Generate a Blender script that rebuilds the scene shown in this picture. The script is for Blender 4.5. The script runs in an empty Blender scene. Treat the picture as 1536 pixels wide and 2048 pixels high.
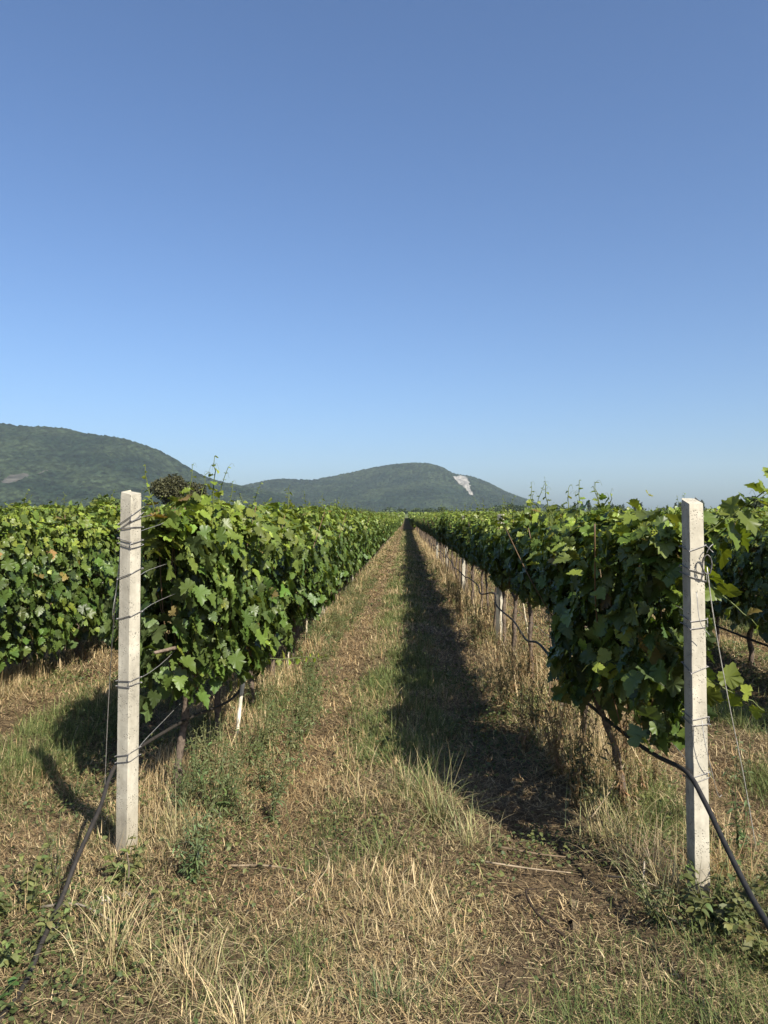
import bpy, math, random
import numpy as np
from mathutils import Vector

R = math.radians
random.seed(4)
SC = bpy.context.scene
COL = SC.collection

# ------------------------------------------------------------------ noise
def _hash(ix, iy, iz, seed):
    h = (ix.astype(np.int64) * 374761393 + iy.astype(np.int64) * 668265263 + iz.astype(np.int64) * 2147483647 + seed * 974634777) & 0xFFFFFFFF
    h = ((h ^ (h >> 13)) * 1274126177) & 0xFFFFFFFF
    h = ((h ^ (h >> 16)) * 2246822519) & 0xFFFFFFFF
    return ((h ^ (h >> 15)) & 0xFFFFFF) / float(0xFFFFFF)

def vnoise(x, y, z=0.0, seed=0):
    x, y, z = np.broadcast_arrays(np.asarray(x, float), np.asarray(y, float), np.asarray(z, float))
    ix, iy, iz = np.floor(x), np.floor(y), np.floor(z)
    fx, fy, fz = x - ix, y - iy, z - iz
    fx, fy, fz = (f * f * (3 - 2 * f) for f in (fx, fy, fz))
    r = 0
    for dx in (0, 1):
        for dy in (0, 1):
            for dz in (0, 1):
                r = r + _hash(ix + dx, iy + dy, iz + dz, seed) * (fx if dx else 1 - fx) * (fy if dy else 1 - fy) * (fz if dz else 1 - fz)
    return r

def fbm(x, y, z=0.0, seed=0, o=3):
    r, a, t = 0, 1.0, 0
    for k in range(o):
        r = r + a * vnoise(np.asarray(x) * 2**k, np.asarray(y) * 2**k, np.asarray(z) * 2**k, seed + k)
        t += a; a *= .5
    return r / t

# ------------------------------------------------------------------ terrain
ROWL, SPACE = -1.31, 2.52
def row_x(k):                       # k = -1 left of the path, +1 right of it, -2 / +2 the next ones
    return ROWL + SPACE * (k + 1 if k < 0 else k)

def alley(x):                       # signed distance to the middle of the alley, -1.26 .. 1.26
    return (np.asarray(x) - ROWL) % SPACE - SPACE / 2

def gh(x, y):
    x = np.asarray(x, float); y = np.asarray(y, float)
    d = np.clip(y - 60, 0, 400)
    rise = 2.2 * (d / 200.0) ** 1.4 * 0.85
    rise = np.minimum(rise, 4.2)
    near = np.clip(1 - (np.abs(y) - 60) / 60, 0, 1)
    rows = np.clip((y - 2.6) / 1.5, 0, 1)
    u = np.abs(alley(x))
    m = .07 * (vnoise(x * .9, y * .9, 0, 3) - .5) + .035 * (vnoise(x * 4, y * 4, 0, 5) - .5) + .018 * (vnoise(x * 13, y * 13, 0, 6) - .5)
    m = m + rows * (-.045 * np.exp(-((u - .6) / .24) ** 2) + .018 * np.exp(-((u - 1.26) / .3) ** 2) + .02 * np.exp(-(u / .25) ** 2))
    return rise + near * m

def g1(x, y):
    return float(gh(np.array([x]), np.array([y]))[0])

# ------------------------------------------------------------------ mesh helpers
class MB:
    def __init__(s): s.v, s.f, s.c, s.n = [], [], [], 0
    def add(s, v, faces, col=None):
        v = np.asarray(v, float).reshape(-1, 3)
        for f in (faces if isinstance(faces, list) else [faces]):
            f = np.asarray(f, np.int64)
            if f.size: s.f.append(f + s.n)
        s.v.append(v)
        c = np.ones((len(v), 3)) * .5 if col is None else np.broadcast_to(np.asarray(col, float), (len(v), 3))
        s.c.append(c); s.n += len(v)
    def mesh(s, name, mat, smooth=None):
        if smooth is None: smooth = name not in ('shaft', 'wooden_slat', 'stone', 'hill', 'quarry_face')
        me = bpy.data.meshes.new(name)
        v = np.concatenate(s.v); c = np.concatenate(s.c)
        loops = np.concatenate([f.ravel() for f in s.f])
        cnt = np.concatenate([np.full(len(f), f.shape[1]) for f in s.f])
        st = np.concatenate([[0], np.cumsum(cnt)[:-1]])
        me.vertices.add(len(v)); me.vertices.foreach_set('co', v.astype(np.float32).ravel())
        me.loops.add(len(loops)); me.loops.foreach_set('vertex_index', loops.astype(np.int32))
        me.polygons.add(len(cnt)); me.polygons.foreach_set('loop_start', st.astype(np.int32))
        me.polygons.foreach_set('loop_total', cnt.astype(np.int32))
        me.polygons.foreach_set('use_smooth', np.full(len(cnt), bool(smooth)))
        a = me.attributes.new('Col', 'FLOAT_COLOR', 'POINT')
        a.data.foreach_set('color', np.concatenate([c, np.ones((len(c), 1))], 1).astype(np.float32).ravel())
        me.update(calc_edges=True)
        if mat: me.materials.append(mat)
        return me
    def obj(s, name, mat, parent=None, smooth=None):
        o = bpy.data.objects.new(name, s.mesh(name, mat, smooth)); COL.objects.link(o)
        o.parent = parent
        return o

def tag(o, label=None, cat=None, group=None, kind=None):
    for k, val in (('label', label), ('category', cat), ('group', group), ('kind', kind)):
        if val: o[k] = val
    return o

def thing(name, label, cat, loc=(0, 0, 0), group=None, rz=0.0):
    o = bpy.data.objects.new(name, None); COL.objects.link(o)
    o.empty_display_size = .1
    o.location = loc; o.rotation_euler = (0, 0, rz)
    return tag(o, label, cat, group)

def dup(root, loc, rz=0.0, sc=1.0, label=None, group=None):
    r = root.copy(); COL.objects.link(r); r.location = loc; r.rotation_euler = (0, 0, rz); r.scale = (sc, sc, sc)
    if label: r['label'] = label
    if group: r['group'] = group
    for ch in list(root.children):
        c = ch.copy(); COL.objects.link(c); c.parent = r
        for g in ch.children:
            d = g.copy(); COL.objects.link(d); d.parent = c
    return r

def smooth_path(pts, n=6):
    p = np.asarray(pts, float)
    if len(p) < 3: return p
    q = np.vstack([2 * p[0] - p[1], p, 2 * p[-1] - p[-2]])
    out = []
    for i in range(1, len(q) - 2):
        for t in np.linspace(0, 1, n, endpoint=False):
            a, b, c, d = q[i - 1:i + 3]
            out.append(.5 * (2 * b + (c - a) * t + (2 * a - 5 * b + 4 * c - d) * t * t + (3 * b - a - 3 * c + d) * t**3))
    out.append(p[-1])
    return np.array(out)

def tube(mb, pts, r, sides=6, col=None, jit=0, rng=None, cap=True):
    p = np.asarray(pts, float); n = len(p)
    r = np.broadcast_to(np.asarray(r, float), (n,))
    t = np.gradient(p, axis=0); t /= np.linalg.norm(t, axis=1)[:, None] + 1e-9
    ref = np.array([0, 0, 1.0]) if abs(t[:, 2]).mean() < .8 else np.array([1.0, 0, 0])
    a = np.cross(t, ref); a /= np.linalg.norm(a, axis=1)[:, None] + 1e-9
    b = np.cross(t, a)
    th = np.linspace(0, 2 * np.pi, sides, endpoint=False)
    rr = r[:, None] * np.ones(sides)
    if jit: rr = rr * (1 + jit * (rng.random((n, sides)) - .5))
    v = p[:, None] + rr[..., None] * (np.cos(th)[None, :, None] * a[:, None] + np.sin(th)[None, :, None] * b[:, None])
    i = np.arange(n - 1)[:, None] * sides; j = np.arange(sides)[None]; k = (j + 1) % sides
    f = np.stack([i + j, i + k, i + k + sides, i + j + sides], -1).reshape(-1, 4)
    caps = [np.arange(sides)[None, ::-1], (np.arange(sides) + (n - 1) * sides)[None]] if cap else []
    mb.add(v.reshape(-1, 3), [f] + caps, col)

# ------------------------------------------------------------------ materials
def newmat(name):
    m = bpy.data.materials.new(name); m.use_nodes = True
    nt = m.node_tree; nt.nodes.clear()
    out = nt.nodes.new('ShaderNodeOutputMaterial')
    return m, nt, out
def N(nt, t, **kw):
    n = nt.nodes.new(t)
    for k, v in kw.items():
        if k in n.inputs.keys(): n.inputs[k].default_value = v
        else: setattr(n, k, v)
    return n

def leaf_mat(name, trans=.3, rough=.5, spec=.35, back=None, tint=(1.25, 1.15, .5)):
    m, nt, out = newmat(name); L = nt.links.new
    at = N(nt, 'ShaderNodeAttribute', attribute_name='Col')
    p = N(nt, 'ShaderNodeBsdfPrincipled', Roughness=rough)
    p.inputs['Specular IOR Level'].default_value = spec
    col = at.outputs['Color']
    if back:
        ge = N(nt, 'ShaderNodeNewGeometry')
        mx = N(nt, 'ShaderNodeMix', data_type='RGBA')
        L(ge.outputs['Backfacing'], mx.inputs[0]); L(col, mx.inputs[6])
        mb_ = N(nt, 'ShaderNodeMix', data_type='RGBA'); mb_.inputs[0].default_value = .28
        L(col, mb_.inputs[6]); mb_.inputs[7].default_value = (*back, 1)
        L(mb_.outputs[2], mx.inputs[7]); col = mx.outputs[2]
    L(col, p.inputs['Base Color'])
    tr = N(nt, 'ShaderNodeBsdfTranslucent')
    mu = N(nt, 'ShaderNodeMix', data_type='RGBA', blend_type='MULTIPLY'); mu.inputs[0].default_value = 1
    L(at.outputs['Color'], mu.inputs[6]); mu.inputs[7].default_value = (*tint, 1)
    L(mu.outputs[2], tr.inputs['Color'])
    ms = N(nt, 'ShaderNodeMixShader'); ms.inputs[0].default_value = trans
    L(p.outputs[0], ms.inputs[1]); L(tr.outputs[0], ms.inputs[2]); L(ms.outputs[0], out.inputs[0])
    return m

def plain_mat(name, rough=.7, spec=.3, noise=0, scale=20, bump=0, metal=0, c2=None):
    """vertex colour times a little procedural mottling"""
    m, nt, out = newmat(name); L = nt.links.new
    at = N(nt, 'ShaderNodeAttribute', attribute_name='Col')
    p = N(nt, 'ShaderNodeBsdfPrincipled', Roughness=rough, Metallic=metal)
    p.inputs['Specular IOR Level'].default_value = spec
    tc = N(nt, 'ShaderNodeTexCoord')
    nz = N(nt, 'ShaderNodeTexNoise', Scale=scale, Detail=5)
    L(tc.outputs['Object'], nz.inputs['Vector'])
    mr = N(nt, 'ShaderNodeMapRange'); mr.inputs[1].default_value = .3; mr.inputs[2].default_value = .7
    mr.inputs[3].default_value = 1 - noise; mr.inputs[4].default_value = 1 + noise
    L(nz.outputs[0], mr.inputs[0])
    mu = N(nt, 'ShaderNodeMix', data_type='RGBA', blend_type='MULTIPLY'); mu.inputs[0].default_value = 1
    L(at.outputs['Color'], mu.inputs[6]); L(mr.outputs[0], mu.inputs[7])
    L(mu.outputs[2], p.inputs['Base Color'])
    if bump:
        b = N(nt, 'ShaderNodeBump', Strength=bump); b.inputs['Distance'].default_value = .01
        L(nz.outputs[0], b.inputs['Height']); L(b.outputs[0], p.inputs['Normal'])
    L(p.outputs[0], out.inputs[0])
    return m

M_LEAF = leaf_mat('vine_leaf', .28, .45, .48, back=(.11, .14, .085))
M_YOUNG = leaf_mat('young_vine_leaf', .38, .45, .35)
M_GRASS = leaf_mat('grass_blade', .25, .6, .25, tint=(1.1, 1.1, .7))
M_STRAW = leaf_mat('dry_straw', .18, .6, .25, tint=(1, .95, .8))
M_WEED = leaf_mat('weed_leaf', .28, .55, .3)
M_TREE = leaf_mat('tree_leaf', .2, .6, .25)
M_BARK = plain_mat('vine_bark', .9, .15, .45, 40, .9)
M_CANE = plain_mat('pale_cane', .6, .3, .25, 25, .2)
M_WIRE = plain_mat('galvanised_wire', .5, .5, .3, 60, .1, .55)
M_HOSE = plain_mat('black_polythene', .6, .25, .3, 30, .15)
M_WOOD = plain_mat('weathered_wood', .85, .15, .35, 30, .4)
M_STONE = plain_mat('pale_stone', .9, .2, .25, 18, .6)

def concrete_mat():
    m, nt, out = newmat('pitted_concrete'); L = nt.links.new
    p = N(nt, 'ShaderNodeBsdfPrincipled', Roughness=.9); p.inputs['Specular IOR Level'].default_value = .2
    tc = N(nt, 'ShaderNodeTexCoord')
    n1 = N(nt, 'ShaderNodeTexNoise', Scale=9, Detail=6, Roughness=.65); L(tc.outputs['Object'], n1.inputs['Vector'])
    mp = N(nt, 'ShaderNodeMapping'); mp.inputs['Scale'].default_value = (26, 26, 2.2)
    L(tc.outputs['Object'], mp.inputs['Vector'])
    n3 = N(nt, 'ShaderNodeTexNoise', Scale=1, Detail=4); L(mp.outputs[0], n3.inputs['Vector'])
    cr = N(nt, 'ShaderNodeValToRGB'); e = cr.color_ramp.elements
    e[0].position, e[0].color = .28, (.27, .245, .19, 1); e[1].position, e[1].color = .7, (.47, .435, .345, 1)
    L(n1.outputs[0], cr.inputs[0])
    st = N(nt, 'ShaderNodeMapRange'); st.inputs[1].default_value = .35; st.inputs[2].default_value = .65; st.inputs[3].default_value = .86; st.inputs[4].default_value = 1.06
    L(n3.outputs[0], st.inputs[0])
    mu = N(nt, 'ShaderNodeMix', data_type='RGBA', blend_type='MULTIPLY'); mu.inputs[0].default_value = 1
    L(cr.outputs[0], mu.inputs[6]); L(st.outputs[0], mu.inputs[7])
    # pits: scattered small dark holes, only where a second noise lets them cluster
    vo = N(nt, 'ShaderNodeTexVoronoi', Scale=120); L(tc.outputs['Object'], vo.inputs['Vector'])
    pit = N(nt, 'ShaderNodeMapRange'); pit.inputs[1].default_value = .2; pit.inputs[2].default_value = .32; pit.inputs[3].default_value = 1; pit.inputs[4].default_value = 0
    L(vo.outputs['Distance'], pit.inputs[0])
    n2 = N(nt, 'ShaderNodeTexNoise', Scale=22, Detail=2); L(tc.outputs['Object'], n2.inputs['Vector'])
    cl = N(nt, 'ShaderNodeMapRange'); cl.inputs[1].default_value = .47; cl.inputs[2].default_value = .6
    L(n2.outputs[0], cl.inputs[0])
    mm = N(nt, 'ShaderNodeMath', operation='MULTIPLY'); L(pit.outputs[0], mm.inputs[0]); L(cl.outputs[0], mm.inputs[1])
    mx = N(nt, 'ShaderNodeMix', data_type='RGBA'); L(mm.outputs[0], mx.inputs[0]); L(mu.outputs[2], mx.inputs[6]); mx.inputs[7].default_value = (.13, .12, .10, 1)
    sz_ = N(nt, 'ShaderNodeSeparateXYZ'); L(tc.outputs['Object'], sz_.inputs[0])
    hz_ = N(nt, 'ShaderNodeMapRange'); hz_.inputs[1].default_value = .28; hz_.inputs[2].default_value = .02; hz_.inputs[3].default_value = 0; hz_.inputs[4].default_value = 1
    L(sz_.outputs['Z'], hz_.inputs[0])
    sm = N(nt, 'ShaderNodeMath', operation='MULTIPLY'); L(hz_.outputs[0], sm.inputs[0]); L(n1.outputs[0], sm.inputs[1])
    dx_ = N(nt, 'ShaderNodeMix', data_type='RGBA'); L(sm.outputs[0], dx_.inputs[0]); L(mx.outputs[2], dx_.inputs[6]); dx_.inputs[7].default_value = (.16, .12, .07, 1)
    L(dx_.outputs[2], p.inputs['Base Color'])
    sb = N(nt, 'ShaderNodeMath', operation='SUBTRACT'); L(n1.outputs[0], sb.inputs[0]); L(mm.outputs[0], sb.inputs[1])
    b = N(nt, 'ShaderNodeBump', Strength=.6); b.inputs['Distance'].default_value = .006
    L(sb.outputs[0], b.inputs['Height']); L(b.outputs[0], p.inputs['Normal'])
    L(p.outputs[0], out.inputs[0])
    return m
M_CONC = concrete_mat()

def ground_mat():
    m, nt, out = newmat('dry_soil_and_stubble'); L = nt.links.new
    p = N(nt, 'ShaderNodeBsdfPrincipled', Roughness=.95); p.inputs['Specular IOR Level'].default_value = .1
    tc = N(nt, 'ShaderNodeTexCoord')
    n1 = N(nt, 'ShaderNodeTexNoise', Scale=1.3, Detail=8, Roughness=.7); L(tc.outputs['Object'], n1.inputs['Vector'])
    n2 = N(nt, 'ShaderNodeTexNoise', Scale=38, Detail=6, Roughness=.75); L(tc.outputs['Object'], n2.inputs['Vector'])
    cr = N(nt, 'ShaderNodeValToRGB'); e = cr.color_ramp.elements
    e[0].position, e[0].color = .36, (.055, .040, .024, 1)
    e[1].position, e[1].color = .66, (.24, .175, .10, 1)
    k = cr.color_ramp.elements.new(.5); k.color = (.12, .086, .05, 1)
    ad = N(nt, 'ShaderNodeMix', data_type='FLOAT'); ad.inputs[0].default_value = .6
    L(n1.outputs[0], ad.inputs[2]); L(n2.outputs[0], ad.inputs[3]); L(ad.outputs[0], cr.inputs[0])
    # towards the far fields: dull green and straw
    sp = N(nt, 'ShaderNodeSeparateXYZ'); L(tc.outputs['Object'], sp.inputs[0])
    fr = N(nt, 'ShaderNodeMapRange'); fr.inputs[1].default_value = 150; fr.inputs[2].default_value = 320
    L(sp.outputs['Y'], fr.inputs[0])
    mx = N(nt, 'ShaderNodeMix', data_type='RGBA'); L(fr.outputs[0], mx.inputs[0]); L(cr.outputs[0], mx.inputs[6]); mx.inputs[7].default_value = (.10, .12, .045, 1)
    L(mx.outputs[2], p.inputs['Base Color'])
    b = N(nt, 'ShaderNodeBump', Strength=.9); b.inputs['Distance'].default_value = .03
    L(n2.outputs[0], b.inputs['Height']); L(b.outputs[0], p.inputs['Normal'])
    L(p.outputs[0], out.inputs[0])
    return m

# ------------------------------------------------------------------ camera, light, sky
cam = bpy.data.cameras.new('camera'); co = bpy.data.objects.new('camera', cam); COL.objects.link(co)
cam.sensor_fit = 'VERTICAL'; cam.sensor_height = 36; cam.lens = 36 * 1540 / 2048
cam.clip_start = .05; cam.clip_end = 20000
co.location = (0, 0, 1.6)
co.rotation_euler = (R(90 + .52), 0, math.atan(45 / 1540))
SC.camera = co

SUN_EL, SUN_AZ = 40.0, 142.0        # azimuth measured from +Y towards +X
w = bpy.data.worlds.new('World'); SC.world = w; w.use_nodes = True
nt = w.node_tree; bg = nt.nodes['Background']
sky = nt.nodes.new('ShaderNodeTexSky'); sky.sky_type = 'NISHITA'; sky.sun_disc = False
sky.sun_elevation = R(SUN_EL); sky.sun_rotation = R(SUN_AZ)
sky.air_density = 1.0; sky.dust_density = 2.0; sky.ozone_density = 6.8; sky.altitude = 100
bg.inputs[1].default_value = .080
wb = nt.nodes.new('ShaderNodeMix'); wb.data_type = 'RGBA'; wb.blend_type = 'MULTIPLY'; wb.inputs[0].default_value = 1   # the phone's white balance
wb.inputs[7].default_value = (.97, .98, 1.02, 1)
nt.links.new(sky.outputs[0], wb.inputs[6]); nt.links.new(wb.outputs[2], bg.inputs[0])
sl = bpy.data.lights.new('sun', 'SUN'); sl.energy = 5.0; sl.angle = R(.53); sl.color = (1, .94, .83)
so = bpy.data.objects.new('sun', sl); COL.objects.link(so)
sd = Vector((math.sin(R(SUN_AZ)) * math.cos(R(SUN_EL)), math.cos(R(SUN_AZ)) * math.cos(R(SUN_EL)), math.sin(R(SUN_EL))))
so.rotation_euler = (-sd).to_track_quat('-Z', 'Y').to_euler(); so.location = (8, -10, 14)
SC.view_settings.view_transform = 'Standard'; SC.view_settings.look = 'None'
SC.view_settings.exposure = 1.0; SC.view_settings.gamma = 1
try:
    SC.cycles.max_bounces = 8; SC.cycles.transparent_max_bounces = 8
    SC.cycles.diffuse_bounces = 4; SC.cycles.transmission_bounces = 6; SC.cycles.volume_bounces = 1
    SC.cycles.use_denoising = True; SC.cycles.denoising_prefilter = 'ACCURATE'
except Exception: pass

# ------------------------------------------------------------------ ground sheet
def grow(start, step, end, f=1.12):
    o = [start]
    while o[-1] < end: o.append(o[-1] + step); step *= f
    return o
xs = np.arange(-4.5, 4.5001, .055); gx = np.array(grow(4.56, .08, 5600, 1.13))
X = np.concatenate([-gx[::-1], xs, gx])
ys = np.arange(1.2, 12.0001, .06); gy = np.array(grow(12.08, .09, 5600, 1.055)); gb = np.array(grow(-1.1, .2, 150, 1.3))
Y = np.concatenate([-gb[::-1], ys, gy])
XX, YY = np.meshgrid(X, Y); ZZ = gh(XX, YY)
gm = MB(); nx, ny = len(X), len(Y)
ii = (np.arange(ny - 1)[:, None] * nx + np.arange(nx - 1)[None]).ravel()
gm.add(np.stack([XX, YY, ZZ], -1).reshape(-1, 3), np.stack([ii, ii + 1, ii + 1 + nx, ii + nx], -1))
tag(gm.obj('ground', ground_mat(), smooth=True), 'dry weedy soil between and under the vine rows', kind='structure')

# ------------------------------------------------------------------ leaves
HALF = [(0, .0), (.09, -.11), (.24, -.17), (.37, -.09), (.36, .02), (.46, .03), (.50, .15), (.60, .22), (.55, .33), (.63, .44), (.47, .46),
        (.36, .53), (.41, .64), (.31, .70), (.30, .81), (.17, .84), (.10, .95), (0, 1.04)]
def leaf_shapes(k, seed, half=HALF, fold=.28, wave=.06, droop=.25):
    rg = np.random.default_rng(seed); out = []
    for _ in range(k):
        h = np.array(half); r = h.copy(); l = h[1:-1][::-1].copy(); l[:, 0] *= -1
        o = np.vstack([r, l]) + rg.normal(0, .018, (len(r) + len(l), 2))
        mid = np.array([[0, .32]])
        p = np.vstack([mid, o])
        f = fold * rg.uniform(.2, 1.4)
        z = np.abs(p[:, 0]) * f - droop * rg.uniform(.1, 1.6) * np.clip(p[:, 1], 0, 2) ** 2 + rg.normal(0, wave, len(p)) * (np.abs(p[:, 0]) > .2)
        z[0] = -.02
        n = len(o); i = np.arange(n)
        fa = np.stack([np.zeros(n, int), 1 + i, 1 + (i + 1) % n], -1)[:, ::-1]
        out.append((np.column_stack([p[:, 0], p[:, 1] - .0, z]), fa[:, ::-1]))
    return out
LEAVES = leaf_shapes(8, 11)
LANCE = leaf_shapes(5, 12, half=[(0, 0), (.09, .2), (.13, .45), (.10, .7), (.05, .88), (0, 1)], fold=.5, wave=.01, droop=.4)
OVAL = leaf_shapes(5, 13, half=[(0, 0), (.2, .12), (.33, .38), (.29, .66), (.15, .88), (0, 1)], fold=.4, wave=.02, droop=.35)
for L_ in (LANCE, OVAL):
    for v, _ in L_: v[0, 1] = .45

def unit(a): return a / (np.linalg.norm(a, axis=-1, keepdims=True) + 1e-9)
def put_leaves(mb, P, T, Nn, S, C, shapes, rng):
    T = unit(T); Nn = unit(Nn - (Nn * T).sum(-1, keepdims=True) * T); B = np.cross(T, Nn)
    vi = rng.integers(0, len(shapes), len(P))
    for k, (v, f) in enumerate(shapes):
        m = np.nonzero(vi == k)[0]
        if not len(m): continue
        w_ = P[m, None] + S[m, None, None] * (v[None, :, 0:1] * B[m, None] + v[None, :, 1:2] * T[m, None] + v[None, :, 2:3] * Nn[m, None])
        ff = (np.arange(len(m))[:, None, None] * len(v) + f[None]).reshape(-1, 3)
        mb.add(w_.reshape(-1, 3), ff, np.repeat(C[m], len(v), 0))

OLD = np.array([.043, .071, .015]); MIDC = np.array([.098, .142, .028]); YNG = np.array([.21, .26, .035])
def leaf_cols(rng, n, young):
    """young: 0..1 per leaf"""
    t = np.clip(young, 0, 1)[:, None]
    a = OLD + (MIDC - OLD) * rng.random((n, 1))
    c = a + (YNG - a) * t
    old = rng.random(n) < .012; c[old] = np.array([.20, .15, .045]) * rng.uniform(.6, 1.2, (old.sum(), 1))
    return c * rng.uniform(.7, 1.35, (n, 1)) * (1 + rng.normal(0, .06, (n, 3)))

def foliage(seed, n, y0, y1, zb=.66, zt=1.76, hw=.34, hang=.25, taper=0, vee=0):
    rng = np.random.default_rng(seed); mb = MB()
    P, T, NN, yg = [], [], [], []
    for s in (-1, 1):
        m = int(n * .37); y = rng.uniform(y0, y1, m); t = rng.random(m) ** .92; z = zb + (zt - zb) * t
        lump = fbm(y * 2.1, z * 2.1, s * 10 + seed * 3.3, 2, 2)
        prof = .22 + .78 * np.clip(t / .6, 0, 1) - .25 * np.clip((t - .8) / .2, 0, 1) if vee else .5 + .5 * np.sin(np.pi * (.16 + .7 * t))
        wd = hw * prof * (.35 + 1.3 * lump)
        if taper: wd = wd * np.clip(.25 + (y - y0) / taper, .25, 1)
        x = s * (wd - .16 * rng.random(m) ** 2)
        ragged = zb + hang * vnoise(y * 3.2, s * 7 + seed, 0, 9)
        hole = vnoise(y * 4.5, z * 4.5, s * 5 + seed * 1.7, 4)
        ok = (z > ragged) & ((hole > .27) | (rng.random(m) < .2))
        n_ = np.stack([s * rng.uniform(.5, 1.1, m), rng.normal(0, .42, m), rng.uniform(.0, 1.0, m)], -1)
        t_ = np.stack([s * rng.uniform(-.1, .7, m), rng.normal(0, .45, m), -np.ones(m) * rng.uniform(.3, 1.1, m)], -1)
        P.append(np.stack([x, y, z], -1)[ok]); T.append(t_[ok]); NN.append(n_[ok])
        yg.append((np.where(rng.random(m) < .09, rng.uniform(.3, .9, m), 0) + np.clip(t - .66, 0, 1) * 3.0 * rng.random(m) ** .8)[ok])
    m = int(n * .22); y = rng.uniform(y0, y1, m); x = rng.normal(0, hw * .45, m)
    if taper: x = x * np.clip(.25 + (y - y0) / taper, .25, 1)
    z = zt - .05 + .22 * (fbm(y * 2.3, x * 3, seed, 6, 2) - .5) + rng.normal(0, .05, m) - np.abs(x) * .35
    n_ = np.stack([np.sign(x) * .4 + rng.normal(0, .45, m), rng.normal(0, .5, m), np.ones(m) * .9], -1)
    t_ = np.stack([np.sign(x) * .5 + rng.normal(0, .6, m), rng.normal(0, .8, m), rng.uniform(-.5, .4, m)], -1)
    P.append(np.stack([x, y, z], -1)); T.append(t_); NN.append(n_); yg.append(rng.random(m) ** .9)
    m = int(n * .16); y = rng.uniform(y0, y1, m); z = rng.uniform(zb + .1, zt - .1, m); x = rng.normal(0, hw * .3, m) * (np.clip(.25 + (z - zb) / .6, 0, 1) if vee else 1)
    P.append(np.stack([x, y, z], -1)); T.append(rng.normal(0, 1, (m, 3)) - [0, 0, .6]); NN.append(rng.normal(0, 1, (m, 3))); yg.append(np.zeros(m))
    P, T, NN, yg = map(np.concatenate, (P, T, NN, yg))
    S = rng.uniform(.050, .112, len(P)) * (1 - .35 * np.clip(yg, 0, 1))
    put_leaves(mb, P, T, NN, S, leaf_cols(rng, len(P), yg), LEAVES, rng)
    # canes inside the canopy
    for _ in range(7):
        ya = rng.uniform(y0 + .2, y1 - .2); xa = rng.normal(0, .1)
        tube(mb, smooth_path([(xa * .4, ya, zb + .02), (xa, ya + rng.normal(0, .08), (zb + zt) / 2), (xa * 1.4, ya + rng.normal(0, .15), zt)], 4), .004, 5, (.16, .10, .05))
    return mb

def shoot(seed, base, d, L_, leaf0=.085, young=.75, bend=.15, nl=None, tp=.8):
    """a long young shoot: thin stem with leaves shrinking to the tip"""
    rng = np.random.default_rng(seed); mb = MB()
    base = np.array(base, float); d = unit(np.array(d, float))
    side = rng.normal(0, 1, 3); side[2] *= .3
    k = 9; s = np.linspace(0, 1, k)
    pts = base + d * (s * L_)[:, None] + side * (bend * L_ * s**2)[:, None] + rng.normal(0, .006, (k, 3)) * s[:, None]
    tube(mb, pts, np.linspace(.0045, .0020, k), 5, (.13, .16, .04))
    nl = nl or int(L_ / .034); u = np.linspace(.05, .99, nl)
    P = np.stack([np.interp(u, s, pts[:, j]) for j in range(3)], -1)
    ang = np.arange(nl) * np.pi + rng.normal(0, .6, nl); ax = unit(np.gradient(pts, axis=0).mean(0))
    e1 = unit(np.cross(ax, [.3, .9, .1])); e2 = np.cross(ax, e1)
    out = np.cos(ang)[:, None] * e1 + np.sin(ang)[:, None] * e2
    S = leaf0 * (1 - tp * u ** .8) * rng.uniform(.75, 1.2, nl)
    T = out + rng.normal(0, .25, (nl, 3)) + [0, 0, -.15]
    NN = ax * .5 + np.array([0, 0, .6]) + rng.normal(0, .35, (nl, 3))
    put_leaves(mb, P + out * (S * .25)[:, None], T, NN, S, leaf_cols(rng, nl, np.full(nl, young) * (.35 + .65 * u) + .1), LEAVES, rng)
    for q in range(nl):
        tube(mb, [P[q], P[q] + out[q] * S[q] * .35], .0011, 3, (.15, .17, .05), cap=False)
    for _ in range(2):                                  # tendrils
        q = P[rng.integers(nl // 2, nl)]; o = rng.normal(0, .018, 3)
        tube(mb, smooth_path([q, q + o + [0, 0, .02], q + 1.7 * o + [0, 0, -.01]], 3), .0008, 3, (.16, .18, .06), cap=False)
    return mb

def trunk_mb(seed, top=(.0, .0, .78), r=.022):
    rng = np.random.default_rng(seed); mb = MB()
    top = np.array(top); pts = [np.array([0, 0, -.08])]
    for s in (.2, .4, .6, .8, 1): pts.append(top * s + np.append(rng.normal(0, .014, 2), 0))
    pp = smooth_path(pts, 5)
    rr = np.linspace(r * 1.2, r * .8, len(pp)) * (1 + .16 * np.sin(np.arange(len(pp)) * 1.3 + seed))
    tube(mb, pp, rr, 9, (.105, .08, .06), .25, rng)
    a = pts[-1]
    for s in (-1, 1):                                   # the two arms that carry the shoots
        tube(mb, smooth_path([a - [0, 0, .03], a + [rng.normal(0, .02), s * .16, .07], a + [rng.normal(0, .03), s * .42, .09]], 5), np.linspace(r * .7, r * .4, 11), 7, (.14, .105, .08), .2, rng)
    return mb

# eight vines as patterns, each with a trunk, a leaf canopy and its own shoots
VAR = []
for k in range(9):
    rg = np.random.default_rng(100 + k)
    VAR.append(dict(
        fol=foliage(200 + k, 1350, -.62, .62, zb=.44 + .08 * rg.random(), zt=1.63 + .09 * rg.random(), hw=.36 + .07 * rg.random()).mesh('foliage', M_LEAF),
        trunk=trunk_mb(300 + k, (rg.normal(0, .03), rg.normal(0, .06), .78), rg.uniform(.017, .026)).mesh('trunk', M_BARK, True),
        shoots=[shoot(400 + 10 * k + j, (rg.normal(0, .1), rg.uniform(-.5, .5), 1.62), (rg.normal(0, .16), rg.normal(0, .25), 1), rg.uniform(.12, .34), rg.uniform(.06, .10)).mesh('shoot', M_YOUNG) for j in range(4)]))

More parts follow.
